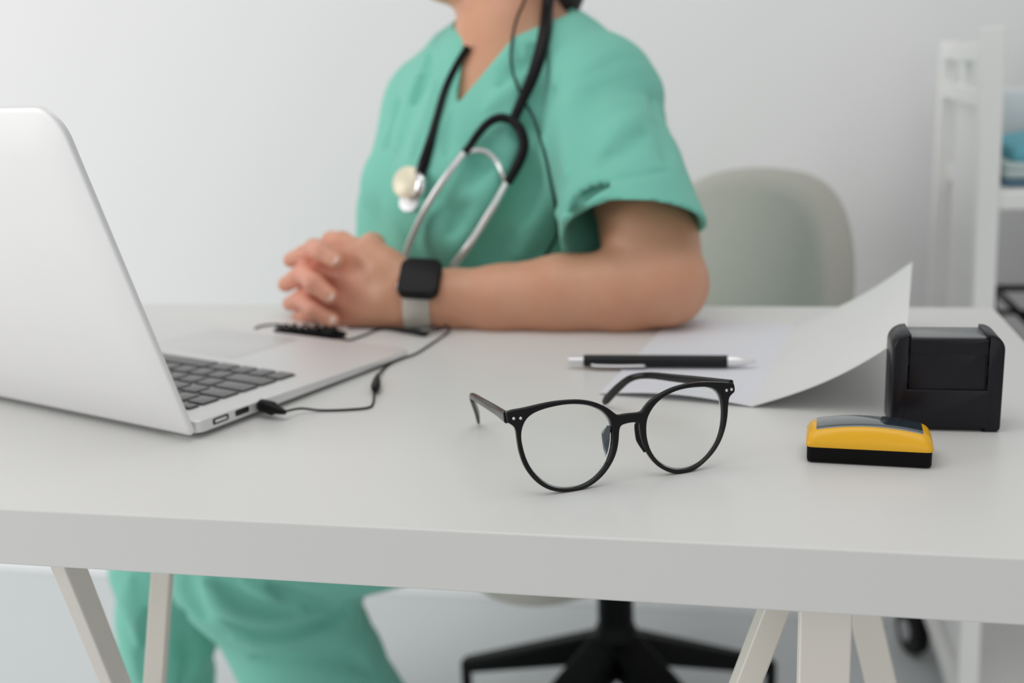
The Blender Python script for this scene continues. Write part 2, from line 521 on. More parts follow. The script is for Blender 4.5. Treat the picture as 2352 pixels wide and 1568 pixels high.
_nt.links.new(_src, _mx.inputs[6]); _nt.links.new(_mx.outputs[2], _b.inputs['Base Color'])

# ------------------------------------------------------------------ the implicit person
AN = math.radians(50)
Fv = np.array([-cos(AN), -sin(AN), 0]); Lv = np.array([sin(AN), -cos(AN), 0]); Zv = np.array([0, 0, 1.])
AX = np.array([Lv, Fv, Zv])


def rp(px, dep): return px*dep/FPX


def torso(s, g):
    """the trunk; g = thickness of cloth over it"""
    s.ell(Q(1165, 450, 1.19), (.150 + g, .105 + g, .185 + g), AX, .05)
    s.ell(Q(1200, 690, 1.25), (.150 + g, .120 + g, .170 + g), AX, .06)
    s.ell(Q(1195, 290, 1.13), (.135 + g, .070 + g, .085 + g), AX, .05)
    s.ell(Q(1085, 440, 1.10), (.062 + g, .062 + g, .070 + g), AX, .05)
    s.ell(Q(955, 475, 1.17), (.052 + g, .050 + g, .065 + g), AX, .05)
    s.cone(Q(1268, 105, 1.10), Q(1385, 225, 1.06), .034 + g, .038 + g, .04)
    s.cone(Q(1108, 178, 1.17), Q(992, 248, 1.22), .028 + g, .036 + g, .04)
    s.cone(Q(1175, 80, 1.12), Q(1190, 250, 1.13), .038 + g, .055 + g, .04)


SHL = Q(1385, 235, 1.05); ELB = Q(1527, 664, .958); HEMC = Q(1444, 505, .968)
SHR = Q(985, 245, 1.24); ELR = Q(985, 700, 1.25); HEMR = Q(948, 550, 1.19)

scr = SDF(); torso(scr, .005)
scr.cone(SHL, HEMC + (HEMC - SHL)*.25, .046, .0655, .03)
scr.cone(SHR, HEMR + (HEMR - SHR)*.1, .044, .051, .03)
torso_only = scr
# neckline
pV = scr.march(1048, 242); pR = scr.march(1186, 78); pL = scr.march(1068, 92)
# sleeve opening
h1, h2, h3 = Q(1277, 512, .985), Q(1480, 458, .893), Q(1610, 572, 1.02)
hn = np.cross(h2 - h1, h3 - h1); hn /= np.linalg.norm(hn)
if hn @ (HEMC - SHL) < 0: hn = -hn


def halfcut(P): return (P - h1) @ hn           # >0 beyond the hem


def sleeve_beyond(P):
    ax = (HEMC - SHL)/np.linalg.norm(HEMC - SHL); q = P - SHL; t = q @ ax
    rad = np.sqrt(np.maximum(((q - t[..., None]*ax)**2).sum(-1), 0))
    return np.maximum(np.maximum(-halfcut(P), rad - .100), .16 - t)


scr2 = SDF()
scr2.cone(SHL, HEMC + (HEMC - SHL)*.25, .046, .0655, .03)
scr2.func(sleeve_beyond, np.minimum(HEMC, ELB) - .16, np.maximum(HEMC, ELB) + .16, 's', .002)
torso(scr2, .005)
scr2.cone(SHR, HEMR + (HEMR - SHR)*.1, .044, .051, .03)
# hollow of the sleeve
def S(*p): return [torso_only.march(x, y) for x, y in p]
G = [  # folds traced on the cloth: points, width, depth (+ groove, - ridge)
    (S((1299, 486), (1340, 455), (1390, 424)), .008, .016),
    (S((1290, 505), (1340, 478), (1400, 440)), .008, -.006),
    (S((1290, 180), (1268, 235), (1257, 290), (1266, 350)), .005, .004),
    (S((1218, 350), (1222, 400), (1208, 450), (1190, 505)), .012, .012),
    (S((1255, 330), (1250, 420), (1235, 500), (1200, 580)), .012, -.006),
    (S((1180, 470), (1150, 540), (1120, 600)), .012, .008),
    (S((1140, 400), (1090, 470), (1060, 540), (1050, 600)), .014, -.006),
    (S((1110, 440), (1060, 500), (1040, 560)), .010, .006),
    (S((912, 235), (900, 290), (890, 335)), .008, .008),
    (S((985, 128), (975, 180), (955, 235)), .008, .007),
    (S((960, 180), (935, 260), (915, 340)), .010, -.005),
    (S((1000, 190), (975, 280), (950, 350)), .008, -.004),
    (S((1037, 262), (1028, 300), (1026, 330), (1030, 360)), .004, .006),
    (S((1150, 200), (1185, 170), (1215, 140)), .008, .004),
    (S((1120, 250), (1165, 210), (1195, 175)), .008, -.003),
    (S((1225, 110), (1240, 180), (1225, 260), (1215, 320)), .010, .008),
    (S((1300, 220), (1340, 170), (1400, 130)), .010, -.003),
    (S((1330, 200), (1310, 300), (1305, 400)), .016, -.005),
    (S((1389, 345), (1420, 310), (1460, 275)), .012, -.005),
    (S((1385, 375), (1430, 340), (1480, 310)), .012, .004),
    (S((1500, 230), (1520, 300), (1530, 370)), .012, .004),
    (S((1396, 418), (1440, 408), (1500, 400), (1562, 396)), .003, .0022),
    (S((1130, 330), (1110, 380), (1080, 430)), .012, .004),
    (S((1190, 300), (1215, 310), (1230, 350)), .008, .006),
    (S((1060, 350), (1080, 420)), .010, -.003),
]
for i_, (p, w_, a_) in enumerate(G): scr2.fold(p, w_*(1.15 if i_ > 1 else 1), a_*(1.0 if i_ < 2 or w_ < .0045 else (.9 if (a_ > 0 and i_ in (19, 20)) else (1.2 if i_ in (2, 16, 17, 18) else 1.9))))


def crease_noise(sc, amp, dirs):
    def f(P):
        x, y, z = P[..., 0], P[..., 1], P[..., 2]; d = 0
        wx = x + .02*np.sin(31*z + 9*y) + .012*np.sin(57*y - 21*x); wz = z + .018*np.sin(27*x + 13*y)
        for k, (a, b, c, ph) in enumerate(dirs):
            u = a*wx + b*y + c*wz; d = d + (1 - 2*np.abs(np.sin(sc*(1 + .37*k)*u + ph + 1.3*np.sin(11*z + 7*x + k)))**1.2)/(1 + .4*k)
        return amp*d*(.5 + .5*np.sin(17*x + 23*z + 11*y))
    return f


scr2.func(crease_noise(42, .0016, ((.8, -.6, .35, 0), (.5, -.4, -.75, 1.7), (.9, -.3, .1, 4.1))), (-.6, .6, -.5), (.1, 1.6, .5), 'd', 0)
inner0 = SHL + (HEMC - SHL)*.66
scr2.cone(inner0, HEMC + (HEMC - SHL)*.3, .050, .062, .004, 's')
inr = SHR + (HEMR - SHR)*.5
# cloth at the bottom of the sleeve's deep tuck
tk = [torso_only.march(x, y) + ray(x, y)*.0270 for x, y in ((1295, 490), (1342, 458), (1398, 424))]
scr2.cone(tk[0], tk[1], .008, .0085, .002); scr2.cone(tk[1], tk[2], .0085, .008, .002)
# neck hole and V opening
scr2.cone(Q(1172, -120, 1.11), Q(1165, 130, 1.118), .056, .052, .004, 's')
Vd = -ray(1110, 160); Vd /= np.linalg.norm(Vd)
n1 = np.cross(pR - pV, Vd); n1 /= np.linalg.norm(n1); n1 = n1 if n1[2] > 0 else -n1
n2 = np.cross(pL - pV, Vd); n2 /= np.linalg.norm(n2)
mid = (pR + pL)/2
if (mid - pV) @ n1 < 0: n1 = -n1
if (mid - pV) @ n2 < 0: n2 = -n2


pB0, pB1 = Q(1168, 92, 1.1), Q(1262, 52, 1.1); n3 = np.cross(pB1 - pB0, Vd); n3 /= np.linalg.norm(n3); n3 = n3 if n3[2] > 0 else -n3
nR = np.cross(Vd, Zv); nR /= np.linalg.norm(nR); nR = nR if nR @ CR > 0 else -nR


def vcut(P):
    q = P - pV
    top = np.minimum(-(q @ n1), np.maximum(-((P - pB0) @ n3), -((P - pB0) @ nR)))
    return np.maximum(np.maximum(top, -(q @ n2)), -(q @ Vd) - .075)


scr2.func(vcut, np.minimum(pV, pR) - .12, np.maximum(pV, pR) + .12, 's', .002)

person = thing('person', (-.3, 1.3, -.75), 'person in mint green scrubs sitting at the desk with clasped hands, head out of frame', 'person')
scr2.mesh('scrub_top', M['scrub'], person, .003)

# --- skin
bod = SDF(); torso(bod, -.006)
bod.cone(Q(1166, -60, 1.115), Q(1163, 190, 1.125), .0445, .046, .03)
bod.cone(Q(1165, 60, 1.10), Q(1105, 220, 1.11), .032, .030, .03)
# near (left) arm
bod.cone(Q(1395, 250, 1.05), Q(1492, 550, .98), .038, .0405, .02)
bod.cone(Q(1492, 550, .98), Q(1527, 648, .958), .0405, .0362, .012)
bod.cone(Q(1527, 655, .957), Q(1430, 670, .968), .0350, .0362, .01)
bod.chain([(Q(1430, 670, .968), .0362), (Q(1290, 676, .98), .0345), (Q(1150, 688, .992), .0305), (Q(1040, 686, 1.0), .0258), (Q(965, 682, 1.004), .0240)], .008)
WR = Q(960, 680, 1.004)
mcp = [Q(812, 594, 1.018), Q(795, 640, 1.018), Q(793, 686, 1.022), Q(806, 722, 1.026)]
wst = [Q(925, 650, 1.004), Q(925, 672, 1.003), Q(925, 694, 1.004), Q(925, 712, 1.008)]
for m_, w_ in zip(mcp, wst): bod.cone(w_, m_, .0175, .0122, .010)
bod.cone(WR, Q(900, 678, 1.006), .0235, .020, .006)
# left fingers, passing between the right ones and round the back of the other hand
fl = [[mcp[0], Q(748, 580, 1.034), Q(700, 584, 1.046), Q(668, 597, 1.062)],
      [mcp[1], Q(728, 628, 1.034), Q(685, 636, 1.048), Q(656, 653, 1.066)],
      [mcp[2], Q(722, 676, 1.036), Q(690, 686, 1.05), Q(666, 697, 1.068)],
      [mcp[3], Q(738, 716, 1.038), Q(708, 724, 1.05), Q(684, 730, 1.066)]]
for c, r in zip(fl, (.0098, .0100, .0095, .0085)):
    bod.chain(list(zip(c, (r*1.08, r*.96, r*.88, r*.76))), .003)
# left thumb along the top
bod.chain([(Q(925, 648, 1.0), .017), (Q(885, 612, 1.005), .0145), (Q(852, 580, 1.012), .0105), (Q(852, 556, 1.022), .0085)], .012)
# right hand: back of the hand behind, fingers coming over to the front
WR2 = Q(905, 660, 1.115)
bod.chain([(SHR, .042), (Q(975, 500, 1.25), .040), (ELR, .036)], .02)
bod.chain([(ELR, .036), (Q(950, 680, 1.19), .033), (WR2, .025)], .02)
mr = [Q(795, 585, 1.062), Q(772, 618, 1.068), Q(768, 660, 1.072), Q(778, 700, 1.075)]
for m_, w_ in zip(mr, [Q(870, 640, 1.10), Q(868, 655, 1.102), Q(868, 675, 1.103), Q(872, 690, 1.10)]): bod.cone(w_, m_, .018, .0125, .012)
bod.cone(WR2, Q(868, 665, 1.10), .025, .02, .02)
fr = [[mr[0], Q(762, 553, 1.046), Q(785, 552, 1.030), Q(822, 566, 1.018)],
      [mr[1], Q(722, 572, 1.040), Q(742, 580, 1.006), Q(772, 600, .998)],
      [mr[2], Q(698, 626, 1.040), Q(722, 650, 1.002), Q(758, 680, .998)],
      [mr[3], Q(698, 690, 1.040), Q(724, 712, 1.008), Q(763, 734, 1.004)]]
for c, r in zip(fr, (.0092, .0098, .0098, .0090)):
    bod.chain(list(zip(c, (r*1.05, r*.98, r*.92, r*.80))), .003)
bod.chain([(Q(880, 640, 1.09), .016), (Q(850, 590, 1.06), .0125), (Q(862, 560, 1.034), .0092)], .012)
# head
HC = Q(1150, -255, 1.10); HA = math.radians(22)
HF = np.array([-cos(HA), -sin(HA), .06]); HF /= np.linalg.norm(HF); HL = np.cross(Zv, HF); HL /= np.linalg.norm(HL); HU = np.cross(HF, HL)
if HL @ Lv < 0: HL = -HL
HX = np.array([HL, HF, Zv])
def hp(l, f_, u): return HC + HL*l + HF*f_ + Zv*u
bod.ell(hp(0, -.012, .03), (.074, .092, .088), HX, .03)
bod.ell(hp(0, .030, -.035), (.056, .062, .068), HX, .03)
bod.ell(hp(0, .062, -.078), (.030, .026, .020), HX, .03)
bod.cone(hp(.045, .005, -.062), hp(.012, .066, -.080), .020, .018, .02); bod.cone(hp(-.045, .005, -.062), hp(-.012, .066, -.080), .020, .018, .02)
bod.cone(hp(0, .088, .012), hp(0, .103, -.018), .007, .011, .012)
bod.cone(hp(-.010, .096, -.022), hp(.010, .096, -.022), .006, .006, .006)
bod.cone(hp(-.017, .083, -.046), hp(.017, .083, -.046), .006, .006, .008)
for s_ in (1, -1):
    bod.ell(hp(.030*s_, .088, .012), (.016, .012, .010), HX, .006, 's')
    bod.cone(hp(.018*s_, .088, .028), hp(.042*s_, .080, .028), .006, .005, .012)
    bod.ell(hp(.076*s_, -.008, -.004), (.008, .018, .030), HX, .008)
# legs: hips, thighs, shins, feet
HPL = np.array([-.17, 1.28, -.245]); HPR = np.array([-.27, 1.42, -.245])
KNL = ony(560, 1290, 1.12); KNR = ony(378, 1300, 1.22)
sh1 = ony(752, 1560, 1.19); sh2 = ony(388, 1568, 1.27)
ANL = KNL + (sh1 - KNL)*((-.68 - KNL[2])/(sh1[2] - KNL[2])); ANR = KNR + (sh2 - KNR)*((-.68 - KNR[2])/(sh2[2] - KNR[2]))
bod.ell(np.array([-.17, 1.36, -.24]), (.16, .12, .10), AX, .06)
for hp_, kn, an in ((HPL, KNL, ANL), (HPR, KNR, ANR)):
    bod.chain([(hp_, .070), (kn, .044), (kn*.6 + an*.4, .040), (an, .030)], .02)
    bod.cone(an + np.array([0, 0, -.03]), an + np.array([-.14, -.09, -.045]), .028, .022, .03)
bod.mesh('body', M['skin'], person, .0019)
for c, nx in ((fr[1], .3), (fr[2], .3), (fr[3], .3)):
    t = c[3]; d = c[3] - c[2]; d /= np.linalg.norm(d); n = -ray(770, 650); n /= np.linalg.norm(n); n = n - d*(n @ d); n /= np.linalg.norm(n); s_ = np.cross(d, n)
    ce = t + d*.0028 + n*.0062
    v, f = lathe([(-.0008, .0001), (-.0004, .0030), (.0, .0040), (.0005, .0036), (.0009, .0022)], ce, n, 16, d)
    mesh_obj('fingernail', v, f, M['nail'], person)

hr = SDF()
hr.ell(hp(0, -.030, .045), (.086, .098, .092), HX, .03)
hr.ell(hp(0, -.062, -.030), (.060, .048, .065), HX, .03)
hr.cone(Q(1250, -90, 1.12), Q(1288, 0, 1.12), .034, .021, .03)
hr.ell(hp(0, .085, -.01), (.062, .060, .075), HX, .02, 's')
for s_ in (1, -1): hr.cone(hp(.068*s_, -.02, .03), hp(.066*s_, -.045, -.07), .018, .018, .02)
hr.mesh('hair', M['hair'], person, .004)
for s_ in (1, -1):
    v, f = lathe([(-.010, .001), (-.008, .006), (-.004, .0095), (0, .0105), (.004, .0095), (.008, .006), (.010, .001)], hp(.030*s_, .0685, .012), HF, 20); e_ = mesh_obj('eye', v, f, M['white'], person)
    v, f = lathe([(0, .0052), (.0008, .0045), (.001, .001)], hp(.030*s_, .0685, .012) + HF*.0088, HF, 20); mesh_obj('iris', v, f, M['hair'], e_)

# --- trousers
pt = SDF()
pt.ell(np.array([-.17, 1.36, -.24]), (.175, .14, .115), AX, .06)
kl2 = KNL + (ANL - KNL)*.96; kr2 = KNR + (ANR - KNR)*.96
pt.chain([(HPL, .090), (KNL, .076), (KNL*.62 + ANL*.38, .074), (kl2, .080)], .05)
pt.chain([(HPR, .090), (KNR, .057), (KNR*.6 + ANR*.4, .053), (kr2, .07)], .05)
def SP(*p): return [pt.march(x, y, .9, 1.7) for x, y in p]
for p, w_, a_ in [
    (SP((500, 1335), (560, 1385), (640, 1400), (690, 1398)), .010, .012), (SP((470, 1340), (520, 1400), (620, 1425), (740, 1410)), .012, -.008),
    (SP((560, 1335), (630, 1375), (700, 1400)), .010, -.008), (SP((620, 1345), (700, 1385), (770, 1390)), .010, .012),
    (SP((520, 1420), (600, 1450), (700, 1440), (790, 1400)), .010, .010), (SP((540, 1465), (650, 1475), (760, 1450)), .014, -.006),
    (SP((590, 1510), (690, 1500), (780, 1510), (850, 1540)), .012, .006), (SP((430, 1325), (440, 1370), (470, 1420)), .012, .010),
    (SP((300, 1330), (300, 1400), (320, 1480)), .014, -.006), (SP((345, 1400), (340, 1480), (330, 1568)), .012, .008),
    (SP((420, 1400), (430, 1480), (420, 1568)), .012, .006)]:
    pt.fold(p, w_*1.1, a_*1.5)
for kk, an in ((kl2, ANL), (kr2, ANR)): pt.cone(an + (an - kk)*.3, an + (an - kk)*4, .03, .06, .004, 's')
pt.func(crease_noise(34, .0022, ((.5, -.3, .9, .4), (.2, -.4, 1.0, 2.7))), (-.9, .6, -.8), (.2, 1.8, 0), 'd', 0)
pt.mesh('trousers', M['pants'], person, .004)

# ------------------------------------------------------------------ on the cloth: stethoscope and earphone wire
def surf(px, py, off):
    a, b = torso_only.march(px, py), scr2.march(px, py)
    if (b - CO) @ CF < (a - CO) @ CF: a = b
    return a - off*ray(px, py)/np.linalg.norm(ray(px, py))


def path(pts, off): return [surf(x, y, off if not isinstance(off, list) else off[i]) for i, (x, y) in enumerate(pts)]


ste = thing('stethoscope', surf(1180, 280, .0), 'black stethoscope with silver ear tubes hung around the neck over the scrubs', 'stethoscope')
v, f = tube(path([(1075, 108), (1048, 150), (1022, 205), (1003, 270), (988, 325), (974, 372), (963, 402)], [.004, .005, .006, .006, .006, .007, .008]), .0042, 12, radii=[.9, .8, .85, .9, 1.1, 1.35, 1.0]); mesh_obj('chest_tube', v, f, M['rubber'], ste)
v, f = tube([Q(1268, -70, 1.06)] + path([(1258, 10), (1252, 70), (1240, 125), (1222, 180), (1202, 225), (1178, 278)], [.010, .009, .010, .010, .010, .012]), .0058, 12, radii=[1, 1.05, 1.1, 1.1, 1, .85, .8]); mesh_obj('neck_tube', v, f, M['rubber'], ste)
yk = MB()
yk.add(*tube(path([(1180, 278), (1150, 270), (1122, 282), (1098, 308), (1080, 334), (1066, 352)], .012), .0042, 12, radii=[1, 1, .95, .9, .85, .85]))
yk.add(*tube(path([(1176, 276), (1194, 296), (1203, 328), (1198, 358), (1182, 392), (1166, 420)], .012), .0044, 12, radii=[1, 1.1, 1.15, 1.1, 1.05, .95]))
yk.build('yoke', M['rubber'], ste)
v, f = tube(path([(1067, 351), (1030, 398), (990, 458), (960, 515), (940, 562), (929, 598)], [.012, .014, .016, .020, .026, .032]), .0033, 12); mesh_obj('ear_tube', v, f, M['satin'], ste)
v, f = tube(path([(1164, 420), (1138, 466), (1105, 520), (1070, 572), (1040, 612)], [.012, .014, .018, .024, .03]), .0034, 12); mesh_obj('ear_tube', v, f, M['satin'], ste)
v, f = tube(path([(1069, 352), (1092, 345), (1118, 350), (1141, 372), (1153, 398), (1160, 420)], .010), .0013, 8, flat=(.0006, .0022)); mesh_obj('spring', v, f, M['satin'], ste)
c = surf(938, 420, .012); dd = -ray(938, 420); dd /= np.linalg.norm(dd); nn_ = dd*.75 + Lv*.05 + Zv*.25 - CR*.45; nn_ /= np.linalg.norm(nn_)
v, f = lathe([(-.007, .006), (-.006, .010), (-.002, .0125), (.001, .0150), (.003, .0155), (.0042, .0145), (.0045, .001)], c, nn_, 32); o = mesh_obj('chestpiece', v, f, M['brass'], ste, auto=50)
v, f = lathe([(-.003, .0095), (-.001, .0110), (.002, .0105), (.0025, .002)], surf(941, 462, .012), nn_, 28); mesh_obj('bell', v, f, M['satin'], ste, auto=50)
v, f = tube(path([(964, 400), (968, 416), (966, 434), (955, 448)], [.010, .012, .012, .012]), .0055, 14, radii=[.6, 1., 1.1, .8]); mesh_obj('stem', v, f, M['chrome'], ste)

# ------------------------------------------------------------------ the watch
wat = thing('smartwatch', Q(962, 682, 1.0), 'black square smartwatch on a stone grey strap around the left wrist', 'watch')
axw = Q(1010, 684, 1.002) - Q(915, 679, 1.005); axw /= np.linalg.norm(axw)
wc = Q(966, 681, 1.003)
tow = -ray(965, 640); tow /= np.linalg.norm(tow)
upw = Zv - axw*(Zv @ axw); upw /= np.linalg.norm(upw); sw = np.cross(axw, upw)
if sw @ tow < 0: sw = -sw
# strap ring, following the wrist
def strap_ring(t, R):
    out = []
    for j in range(48):
        d = sw*cos(2*PI*j/48) + upw*sin(2*PI*j/48); rs = np.linspace(.012, .045, 80)
        e = bod.ev(wc + axw*t*.9 + rs[:, None]*d); i = int(np.argmax(e > 0)); out.append(wc + axw*t + d*(rs[i] + R))
    return [sum(out[(j + k) % 48] - wc - axw*t for k in range(-3, 4))/7 + wc + axw*t for j in range(48)]
sv, sf = loft([strap_ring(-.0115, -.0006), strap_ring(-.0120, .0008), strap_ring(-.0113, .0018), strap_ring(.0113, .0020), strap_ring(.0120, .0010), strap_ring(.0115, -.0006)], cap=False)
mesh_obj('strap', sv, sf + [], M['strap'], wat)
na = math.radians(50); nw = sw*cos(na) + upw*sin(na); tw = -sw*sin(na) + upw*cos(na)
def wp(x, y, z): return wc + nw*(.0262 + z) + axw*(x + .0030) + tw*(y - .0035)
v, f = slab(rrect(.037, .042, .009, 8), wp, .0, .0085, .0022); mesh_obj('case', v, f, M['watch'], wat, auto=50)
v, f = slab(rrect(.0335, .0385, .008, 8), wp, .0080, .0093, .0006); mesh_obj('display', v, f, M['wglass'], wat, auto=50)
v, f = lathe([(0, .0030), (.0022, .0032), (.0026, .0022)], wp(-.0168, -.010, .004), -axw, 18); mesh_obj('crown', v, f, M['alu_d'], wat, auto=50)

# ------------------------------------------------------------------ earphones
ear = thing('earphones', onz(760, 760), 'black wired earphones plugged into the laptop, wire bundled beside the clasped hands', 'earphones')
j0 = Lp(-.0005, .0562, .0082); jd = -LU*.92 + LV*-.02 - Zv*.08; jd /= np.linalg.norm(jd)
v, f = lathe([(-.001, .0026), (.0, .0026), (.0005, .0042), (.002, .0046), (.012, .0048), (.014, .0034), (.020, .0024), (.0235, .0016)], j0, jd, 20); mesh_obj('plug', v, f, M['rubber'], ear, auto=50)
je = j0 + jd*.022
t = [je, onz(690, 938, .004), onz(735, 942, .0012), onz(790, 941, .001), onz(845, 936, .001), onz(857, 925, .001), onz(859, 908, .002), onz(861, 893, .004)]
v, f = tube(t, .00085, 8, 8); mesh_obj('cable', v, f, M['cable'], ear)
v, f = lathe([(0, .0012), (.004, .0028), (.010, .0036), (.022, .0032), (.036, .0020), (.044, .001)], onz(861, 896, .0045), onz(868, 858, .004) - onz(861, 896, .0045), 16); mesh_obj('splitter', v, f, M['rubber'], ear)
t = [onz(868, 862, .004), onz(880, 848, .0015), onz(900, 833, .001), onz(925, 822, .001), onz(955, 812, .001), onz(990, 790, .001), onz(1020, 770, .001), onz(1033, 757, .004), onz(1024, 748, .006), onz(1008, 757, .004), onz(960, 764, .002), onz(905, 757, .001), onz(870, 757, .001), onz(835, 770, .001), onz(800, 781, .001), onz(778, 774, .002)]
v, f = tube(t, .00095, 8, 8); mesh_obj('cable', v, f, M['cable'], ear)
v, f = tube([onz(985, 762, .002), onz(975, 766, .003), onz(955, 762, .003), onz(930, 758, .003), onz(880, 753, .002), onz(800, 752, .003)], .0022, 10, radii=[.4, 1, 1.2, 1, .5, .4]); mesh_obj('remote', v, f, M['cable'], ear)
bm = MB()
A0, A1 = onz(635, 758, .006), onz(790, 765, .006)
ax_ = (A1 - A0); La_ = np.linalg.norm(ax_); ax_ = ax_/La_; sd_ = np.cross(Zv, ax_)
hel = []
for i in range(150):
    t_ = i/149; an = t_*2*PI*11; rr = .0052 + .0012*sin(t_*37)
    hel.append(A0 + ax_*La_*(.12 + .8*t_ + .02*sin(an*.37)) + sd_*cos(an)*rr*1.3 + Zv*(sin(an)*rr*.9))
bm.add(*tube(hel, .0011, 6, 1))
for k in range(10):
    o1, o2 = random.uniform(-.003, .003), random.uniform(-.003, .003)
    bm.add(*tube([A0 + ax_*La_*x + sd_*(o1 + random.uniform(-.003, .003)) + Zv*(o2 + random.uniform(-.0015, .0015)) for x in (0, .25, .5, .75, 1)], .0009, 6, 6))
bm.add(*tube([onz(655, 768, .003), onz(612, 766, .001), onz(585, 757, .001), onz(600, 748, .001), onz(640, 745, .001), onz(680, 752, .003), onz(720, 756, .004)], .0009, 6))
bm.add(*tube([onz(650, 764, .003), onz(622, 768, .001), onz(600, 770, .001), onz(640, 765, .003)], .0009, 6))
bm.build('bundled_cable', M['cable'], ear)
t = [Q(1225, -70, 1.06)] + path([(1205, 0), (1190, 35), (1180, 70), (1174, 120), (1178, 165), (1190, 200), (1206, 235), (1226, 272), (1240, 315), (1255, 370), (1266, 425), (1276, 475), (1282, 520), (1276, 548), (1258, 578), (1246, 600)],
    [.020, .012, .006, .004, .004, .003, .003, .003, .003, .003, .003, .003, .004, .004, .004, .004])
v, f = tube(t, .0013, 8, 6); mesh_obj('ear_cable', v, f, M['cable'], ear)

# ------------------------------------------------------------------ the spectacles
ga, gb = onz(1310, 1130), onz(1572, 1087); ga[2] += .0003; gb[2] += .0003; gu = (gb - ga)/np.linalg.norm(gb - ga); gn = np.array([-gu[1], gu[0], 0]); gt = math.radians(-5)
gw = Zv*cos(gt) - gn*sin(gt); GN = np.cross(gu, gw); GN = GN if GN @ gn > 0 else -GN       # GN points to the temples
gla = thing('eyeglasses', (ga + gb)/2, 'round black-framed eyeglasses standing open near the front edge of the desk', 'eyeglasses')


def gpl(x, y):
    p = onplane(1000 + x/3.0947, 820 + y/3.0947, ga, GN) - ga; return (p @ gu, p @ gw)


Louter = [(515, 388), (640, 362), (760, 334), (880, 313), (1000, 305), (1090, 312), (1165, 332), (1230, 364), (1275, 397), (1305, 413), (1360, 405), (1420, 399), (1465, 391),
          (1492, 358), (1532, 312), (1605, 262), (1700, 217), (1800, 190), (1900, 178), (2000, 178), (2070, 182), (2118, 185), (2130, 208), (2130, 245), (2112, 264), (2093, 290), (2085, 345), (2080, 420), (2065, 505),
          (2035, 592), (1990, 670), (1930, 738), (1865, 792), (1800, 824), (1730, 833), (1655, 817), (1585, 777), (1530, 718), (1488, 645), (1465, 570), (1457, 505), (1446, 470), (1400, 466), (1345, 478), (1320, 494),
          (1310, 530), (1305, 600), (1288, 685), (1250, 768), (1190, 848), (1110, 913), (1020, 949), (910, 961), (820, 947), (742, 907), (680, 847), (632, 772), (600, 680), (585, 595), (576, 530), (560, 496), (532, 476), (515, 462), (510, 425)]
Lin = [(1020, 335), (1100, 345), (1170, 372), (1215, 408), (1247, 455), (1262, 520), (1264, 600), (1248, 690), (1210, 778), (1150, 850), (1080, 900), (1000, 930), (910, 938), (830, 922), (760, 880), (700, 818), (655, 740), (627, 655), (613, 570), (622, 500), (652, 440), (705, 398), (785, 367), (880, 345), (950, 336)]
Rin = [(1905, 212), (1960, 218), (2003, 242), (2032, 285), (2046, 350), (2047, 430), (2035, 520), (2005, 610), (1953, 690), (1890, 750), (1815, 790), (1730, 803), (1652, 785), (1592, 745), (1545, 685), (1515, 610), (1503, 530), (1508, 450), (1532, 390), (1572, 333), (1632, 283), (1712, 243), (1805, 220)]


def curve_fill(name, loops, depth, bev, m, parent, fn_origin, ux, uy, uz, res=3, tuple_sm=None):
    cu = bpy.data.curves.new(name + '_c', 'CURVE'); cu.dimensions = '2D'; cu.fill_mode = 'BOTH'; cu.extrude = depth/2 - bev; cu.bevel_depth = bev; cu.bevel_resolution = 3
    cu.offset = -bev
    for L in loops:
        pts = spline([gpl(*p) for p in L], res, True); s = cu.splines.new('POLY'); s.points.add(len(pts) - 1); s.use_cyclic_u = True
        for i, p in enumerate(pts): s.points[i].co = (p[0], p[1], 0, 1)
    tmp = bpy.data.objects.new('tmp', cu); COL.objects.link(tmp)
    me = bpy.data.meshes.new_from_object(tmp.evaluated_get(bpy.context.evaluated_depsgraph_get()))
    vs = [fn_origin + ux*v_.co.x + uy*v_.co.y + uz*v_.co.z for v_ in me.vertices]; fs = [tuple(p.vertices) for p in me.polygons]
    bpy.data.objects.remove(tmp); bpy.data.curves.remove(cu); bpy.data.meshes.remove(me)
    return mesh_obj(name, vs, fs, m, parent, auto=38)


curve_fill('front_frame', [Louter, Lin, Rin], .0034, .0007, M['black'], gla, ga + GN*.0017, gu, gw, GN)
for nm, Lo in (('lens', Lin), ('lens', Rin)):
    pts = [gpl(*p) for p in Lo]; pts = spline(pts, 2, True); c0 = np.mean(pts, 0)
    r0 = [ga + gu*p[0] + gw*p[1] + GN*.0022 for p in pts]; vv = list(r0); ff = []
    n = len(pts); K = 6
    for k in range(1, K):
        s_ = 1 - k/K
        vv += [ga + gu*(c0[0] + (p[0] - c0[0])*s_) + gw*(c0[1] + (p[1] - c0[1])*s_) + GN*(.0022 - .0022*(1 - s_*s_)) for p in pts]
        ff += [((k - 1)*n + j, (k - 1)*n + (j + 1) % n, k*n + (j + 1) % n, k*n + j) for j in range(n)]
    vv.append(ga + gu*c0[0] + gw*c0[1] + GN*0.0); ff += [((K - 1)*n + j, (K - 1)*n + (j + 1) % n, len(vv) - 1) for j in range(n)]
    mesh_obj(nm, vv, ff, lens_mat_ := (globals().get('LM') or globals().setdefault('LM', lens_mat('clear_lens', (.97, .985, .97), 1.22))), gla)
    # polished groove just inside the rim
    o2 = mesh_obj('lens_rim', *tube([ga + gu*(c0[0] + (p[0] - c0[0])*.985) + gw*(c0[1] + (p[1] - c0[1])*.985) + GN*.0030 for p in pts + [pts[0]]], .00035, 6, 1, smooth=False), M['satin'], gla)
for x, y in ((557, 436), (606, 434), (2070, 236), (2105, 229)):
    p = gpl(x, y); v, f = lathe([(-.0003, .0009), (.0003, .00085), (.0004, .0005)], ga + gu*p[0] + gw*p[1], -GN, 14); mesh_obj('rivet', v, f, M['chrome'], gla)


